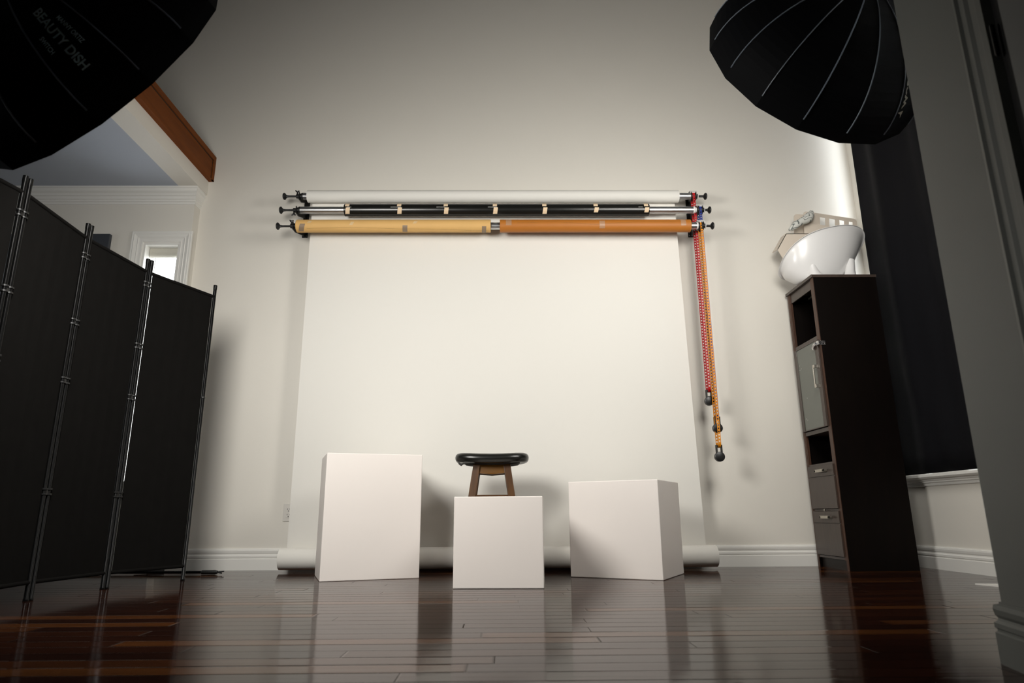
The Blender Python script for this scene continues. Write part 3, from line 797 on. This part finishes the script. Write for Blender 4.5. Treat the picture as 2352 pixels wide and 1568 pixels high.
# ================================================================== WHITE TUB ON THE CABINET
CT = CZ
tb = thing('plastic_tub', 'glossy white plastic baby tub tilted on top of the dark cabinet', 'tub', (2.24, 4.36, CT))
bm = BM()
# levels: centre x, centre z, half length, half depth, x tilt, y tilt
lev = [(-.05, .004, .10, .05, .0, .0), (-.05, .008, .135, .08, .01, -.02), (-.04, .040, .175, .110, .05, -.10), (-.03, .085, .215, .135, .09, -.22), (-.02, .130, .245, .155, .13, -.36),
       (-.005, .180, .268, .172, .165, -.50), (.003, .225, .280, .180, .19, -.59), (.004, .236, .293, .188, .20, -.62), (.004, .226, .300, .193, .20, -.62)]
rings = []; n = 56
for cx, cz, hx, hy, kx, ky in lev:
    rg = []
    for i in range(n):
        t = 2*math.pi*i/n; c, s = math.cos(t), math.sin(t); e = 2.3
        x = hx*math.copysign(abs(c)**(2/e), c); y = hy*math.copysign(abs(s)**(2/e), s)
        z = cz+kx*x+ky*y
        if c < 0 and hx > .2: z -= .25*(abs(c)**3)*(hx-.2)
        rg.append(bm.verts.new((cx+x, y, max(z, .004))))
    rings.append(rg)
for a, b in zip(rings, rings[1:]):
    for i in range(n): bm.faces.new((a[i], a[(i+1)%n], b[(i+1)%n], b[i]))
bm.faces.new(rings[0][::-1])
o = link('hull', bm, PLASTW, tb, smooth=True)
sol = o.modifiers.new('thickness', 'SOLIDIFY'); sol.thickness = .004; sol.offset = 1
sb = o.modifiers.new('smooth', 'SUBSURF'); sb.levels = 1; sb.render_levels = 2
def foot(x, y, sx, k):
    bm = BM()
    lathe(bm, (x, y, .0), (.15*sx, 0, 1), [(0, .060), (.006, .060), (.02, .050), (.045, .036), (.07, .031), (.10, .030), (.15, .026)], 24)
    link('foot', bm, PLASTW, tb, smooth=True)
foot(-.105, -.095, -1, 0); foot(.135, -.085, 1, 0); foot(.150, .10, 1, 0); foot(-.105, .10, -1, 0)

# boards sticking out of the tub
def rounded(w_, h_, r, n=5):
    pts = []
    for cx, cz, a0 in ((w_-r, h_-r, 0), (r, h_-r, 90), (r, r, 180), (w_-r, r, 270)):
        for i in range(n+1):
            a = math.radians(a0+90*i/n); pts.append((cx+r*math.cos(a), cz+r*math.sin(a)))
    return pts
def board(name, P0, ux, uz, w_, h_, th, m, label, cat, holes=(), r=.02):
    """board in the plane ux,uz; rectangular holes (x0,x1,z0,z1) all in one row"""
    ux, uz = Vector(ux).normalized(), Vector(uz).normalized(); ny = ux.cross(uz)*th
    bm = BM()
    if not holes:
        prism(bm, [tuple(Vector(P0)*0+ux*a+uz*b) for a, b in rounded(w_, h_, r)], ny)
    else:
        z0, z1 = holes[0][2], holes[0][3]
        # top piece with rounded corners, bottom piece, and uprights between the holes
        top = [(0, z1), (w_, z1)]+[(w_-r+r*math.cos(math.radians(a)), h_-r+r*math.sin(math.radians(a))) for a in range(0, 91, 18)]+[(r+r*math.cos(math.radians(a)), h_-r+r*math.sin(math.radians(a))) for a in range(90, 181, 18)]
        prism(bm, [tuple(ux*a+uz*b) for a, b in top], ny)
        prism(bm, [tuple(ux*a+uz*b) for a, b in ((0, 0), (w_, 0), (w_, z0), (0, z0))], ny)
        xs = [0]+[v for h in holes for v in h[:2]]+[w_]
        for xa, xb in zip(xs[::2], xs[1::2]):
            prism(bm, [tuple(ux*a+uz*b) for a, b in ((xa, z0), (xb, z0), (xb, z1), (xa, z1))], ny)
    o = link(name, bm, m, bevel=.0008); o.location = P0
    return tag(o, label, cat)
TG = 'inserts standing in the tub'
b2 = board('slotted_board', (2.155, 4.405, 2.20), (1, 0, -.17), (.10, .03, 1), .385, .262, .004, BEIGE, 'beige plastic board with a row of rectangular slots, standing in the tub', 'board',
           [(.118, .156, .172, .234), (.185, .226, .172, .234), (.259, .293, .172, .234), (.327, .355, .172, .234)], r=.022)
U, V_ = Vector((1, 0, -.17)).normalized(), Vector((.10, .03, 1)).normalized()
for a, b in ((.080, .155), (.068, .125), (.044, .098)):
    bm = BM(); lathe(bm, U*a+V_*b-Vector((0, .0005, 0)), (0, -1, 0), [(0, .0045), (.0015, .0045)], 10)
    o = link('round_hole', bm, DARKHOLE, b2)
board('rounded_board', (2.095, 4.455, 2.14), (1, 0, -.10), (.12, .03, 1), .16, .325, .005, BEIGE, 'plain beige board with rounded corners leaning behind the slotted board', 'board', r=.025)
bm = BM()
prism(bm, [(0, 0, .0), (.075, 0, .120), (.255, 0, .120), (.255, 0, .0), (.10, 0, -.02), (.05, 0, -.105)], (0, .006, 0))
prism(bm, [(0, 0, 0), (.075, 0, .120), (.075, .09, .130), (0, .09, .01)], (.004, 0, -.002))
prism(bm, [(.075, 0, .120), (.255, 0, .120), (.255, .09, .130), (.075, .09, .130)], (0, 0, -.004))
o = tag(link('folded_board', bm, BEIGE), 'folded beige board sticking out past the left rim of the tub', 'board'); o.location = (1.955, 4.40, 2.160)
bm = BM()
tube(bm, [(-.01, 0, .0), (.015, 0, .018), (.045, 0, .045), (.075, 0, .062), (.11, .002, .078), (.14, .004, .098), (.160, .006, .125), (.170, .01, .150)], [.010, .020, .028, .024, .031, .034, .026, .012], 20)
o = tag(link('lace_cloth', bm, LACE, smooth=True), 'rolled grey and white patterned cloth lying over the tub edge', 'cloth'); o.location = (2.045, 4.352, 2.285)

# ================================================================== CURTAIN
cu = thing('curtain', 'long black curtain hanging over the right-hand window', 'curtain', (2.655, 3.2, SZ+.0165))
bm = BM(); NZ, NY = 26, 170
top = 3.95-(SZ+.02)
yA, yB_ = 4.462, 2.05
vs = []
for k in range(NZ+1):
    z = top*k/NZ; row = []
    for j in range(NY+1):
        t = j/NY; y = yA+(yB_-yA)*t-3.2
        zz = z/top
        a = .030*(.35+.65*zz)
        x = a*math.sin(t*30+.9*math.sin(t*9)+.3*zz)+.004*math.sin(t*71+1.3+zz*2)
        x += .010*math.sin(zz*9+t*17)*(1-zz)**2 + .006*math.sin(zz*31+t*40)*(1-zz)**3
        
        row.append(bm.verts.new((x-.028, y, z)))
    vs.append(row)
for k in range(NZ):
    for j in range(NY): bm.faces.new((vs[k][j], vs[k][j+1], vs[k+1][j+1], vs[k+1][j]))
o = link('cloth', bm, CURTAINM, cu, smooth=True)
o.modifiers.new('thickness', 'SOLIDIFY').thickness = .003
bm = BM(); rod(bm, (-.028, yA+.08-3.2, top+.01), (-.028, yB_-.1-3.2, top+.01), .012, 12)
link('curtain_rod', bm, BLACKMETAL, cu, smooth=True)
for y in (yA+.05-3.2, yB_-.05-3.2):
    bm = BM(); box(bm, -.034, .025, y-.01, y+.01, top-.01, top+.03); link('rod_bracket', bm, BLACKMETAL, cu)

# white sheet on the floor
bm = BM(); prism(bm, [(0, 0, 0), (.55, -.10, 0), (.55, -.62, 0), (.10, -.34, 0)], (0, 0, .006))
o = tag(link('flat_board', bm, SHEET), 'pointed white board lying on the floor by the near wall', 'board'); o.location = (2.28, 3.385, 0)

# ================================================================== SOFTBOXES
def softbox(C0, yaw, pitch, th0, dep, label, diffm, texts, pole_at, sgn, power):
    C0 = Vector(C0)
    a = Vector((math.sin(yaw)*math.cos(pitch), math.cos(yaw)*math.cos(pitch), math.sin(pitch)))
    u = Vector((0, 0, 1)).cross(a).normalized(); v = a.cross(u); R = .46
    T = thing('octagonal_softbox', label, 'softbox', (0, 0, 0))
    def rimdir(k):
        t = th0+sgn*k*math.pi/8; return u*math.cos(t)+v*math.sin(t)
    def P(k, t, o_=0):
        k0 = math.floor(k); f = k-k0
        rr = R*math.sin(t*math.pi/2)+o_; ax = dep*math.cos(t*math.pi/2)+o_*.6
        d = rimdir(k0)*(1-f)+rimdir(k0+1)*f
        return C0+d*rr-a*ax
    base = Vector((pole_at[0], pole_at[1], 0)); T.location = base
    bm = BM(); NT = 18; cols = []
    for k in range(16): cols.append([bm.verts.new(P(k, .10+.90*j/NT)-base) for j in range(NT+1)]+[bm.verts.new(C0+rimdir(k)*R+a*.035-base)])
    inn = []
    for k in range(16): inn.append([bm.verts.new(P(k, .10+.90*j/NT, -.003)-base) for j in range(NT+1)]+[bm.verts.new(C0+rimdir(k)*(R-.003)+a*.035-base)])
    for k in range(16):
        A_, B_ = cols[k], cols[(k+1)%16]; Ai, Bi = inn[k], inn[(k+1)%16]
        for j in range(NT+1):
            bm.faces.new((A_[j], A_[j+1], B_[j+1], B_[j])); bm.faces.new((Ai[j], Bi[j], Bi[j+1], Ai[j+1]))
        bm.faces.new((A_[-1], Ai[-1], Bi[-1], B_[-1])); bm.faces.new((A_[0], B_[0], Bi[0], Ai[0]))
    link('fabric_shell', bm, OCTA, T, label='black outer fabric')
    for k in range(16):
        bm = BM(); tube(bm, [P(k, .12+.855*j/16, .0015)-base for j in range(17)], .0026, 6); link('rib_seam', bm, PIPING, T, smooth=True)
    bm = BM(); vs_ = [bm.verts.new(C0+rimdir(k)*(R-.006)+a*.010-base) for k in range(16)]; bm.faces.new(vs_)
    vs_ = [bm.verts.new(C0+rimdir(k)*(R-.006)+a*.008-base) for k in range(16)]; bm.faces.new(vs_[::-1])
    link('diffuser', bm, diffm, T, label='white glowing front diffuser')
    ld = bpy.data.lights.new('softbox_lamp', 'AREA'); ld.shape = 'DISK'; ld.size = .88; ld.energy = power
    ld.spread = math.radians(SPREAD if sgn < 0 else SPREAD-12); ld.color = (1, .975, .925)
    lo_ = bpy.data.objects.new('softbox_lamp', ld); COL.objects.link(lo_); lo_.parent = T
    lo_.location = C0+a*.012-base; lo_.rotation_euler = (-a).to_track_quat('Z', 'Y').to_euler()
    # lamp head and mount
    hub = C0-a*dep
    bm = BM(); lathe(bm, hub+a*.03-base, -a, [(0, .075), (.01, .085), (.035, .085), (.04, .062), (.25, .062), (.27, .052), (.275, .03)], 28); link('flash_head', bm, BLACKPL, T, smooth=True)
    # stand
    top_ = hub-a*.12
    bm = BM()
    tube(bm, [top_-base, Vector((0, 0, max(.9, top_.z-.05)))], .012, 10)
    lathe(bm, top_-base-(top_-base-Vector((0, 0, top_.z-.05))).normalized()*-.03, Vector((0, 0, top_.z-.05))-(top_-base), [(0, .02), (.05, .02)], 12)
    lathe(bm, (0, 0, .12), (0, 0, 1), [(0, .017), (.75, .017), (.751, .022), (.79, .022), (.791, .014), (max(.9, top_.z-.05)-.12, .014)], 14)
    link('pole', bm, BLACKMETAL, T, smooth=True)
    for kk in range(3):
        t = math.radians(pole_at[2]+120*kk); e = Vector((math.cos(t), math.sin(t), 0))
        bm = BM(); tube(bm, [Vector((0, 0, .42))+e*.02, e*.29+Vector((0, 0, .012))], .009, 8); link('leg', bm, BLACKMETAL, T, smooth=True)
    # lettering
    for (txt, t0, t1, s0, size, m_, flip) in texts:
        if txt == '#':      # the sail-shaped mark before the word
            bm = BM(); q_ = []
            for f, hgt in ((0, 0), (1, 0), (1, .75), (.55, .2)):
                tt = t0+(t1-t0)*f; kk = s0-hgt*size/(2*R*math.sin(tt*math.pi/2)*math.sin(math.pi/16)); q_.append(bm.verts.new(P(kk, tt, .0025)-base))
            bm.faces.new(q_); link('printed_mark', bm, m_, T); continue
        cu_ = bpy.data.curves.new('t', 'FONT'); cu_.body = txt; cu_.size = 1; cu_.align_x = 'LEFT'; cu_.offset = .028
        to = bpy.data.objects.new('t', cu_); COL.objects.link(to)
        bpy.context.view_layer.update()
        me = bpy.data.meshes.new_from_object(to.evaluated_get(bpy.context.evaluated_depsgraph_get()))
        xs = [q.co.x for q in me.vertices]; w0, w1 = min(xs), max(xs)
        for vt in me.vertices:
            f = (vt.co.x-w0)/(w1-w0)
            tt = t0+(t1-t0)*f
            kk = s0 + (-1 if not flip else 1)*vt.co.y*size/(2*R*math.sin(tt*math.pi/2)*math.sin(math.pi/16))
            vt.co = P(kk, tt, .0025)-base
        bpy.data.objects.remove(to); me.materials.clear(); me.materials.append(m_)
        lo = bpy.data.objects.new('lettering', me); COL.objects.link(lo); lo.parent = T
        lo['label'] = 'pale printed lettering'
    return T
softbox((-1.315, 1.869, 1.768), .453, -.369, 2.919, .306, 'black octagonal softbox at the upper left, printed with pale lettering', DIFFL,
        [('BEAUTY DISH', .465, .82, 2.62, .036, LETTER, False), ('MANNY ORTIZ', .554, .72, 2.34, .018, LETTER, False), ('SWITCH', .588, .68, 2.83, .018, LETTER, False)],
        (-1.50, 1.50, 30), 1, POW_L)
softbox((1.317, 2.419, 2.185), -.22, -.319, .457, .364, 'black octagonal softbox at the upper right, partly behind the near wall', DIFFR,
        [('westcott', .80, .40, 6.27, .046, LETTER2, False), ('#', .87, .82, 6.27, .050, LETTER2, False)],
        (1.95, 2.25, 60), -1, POW_R)
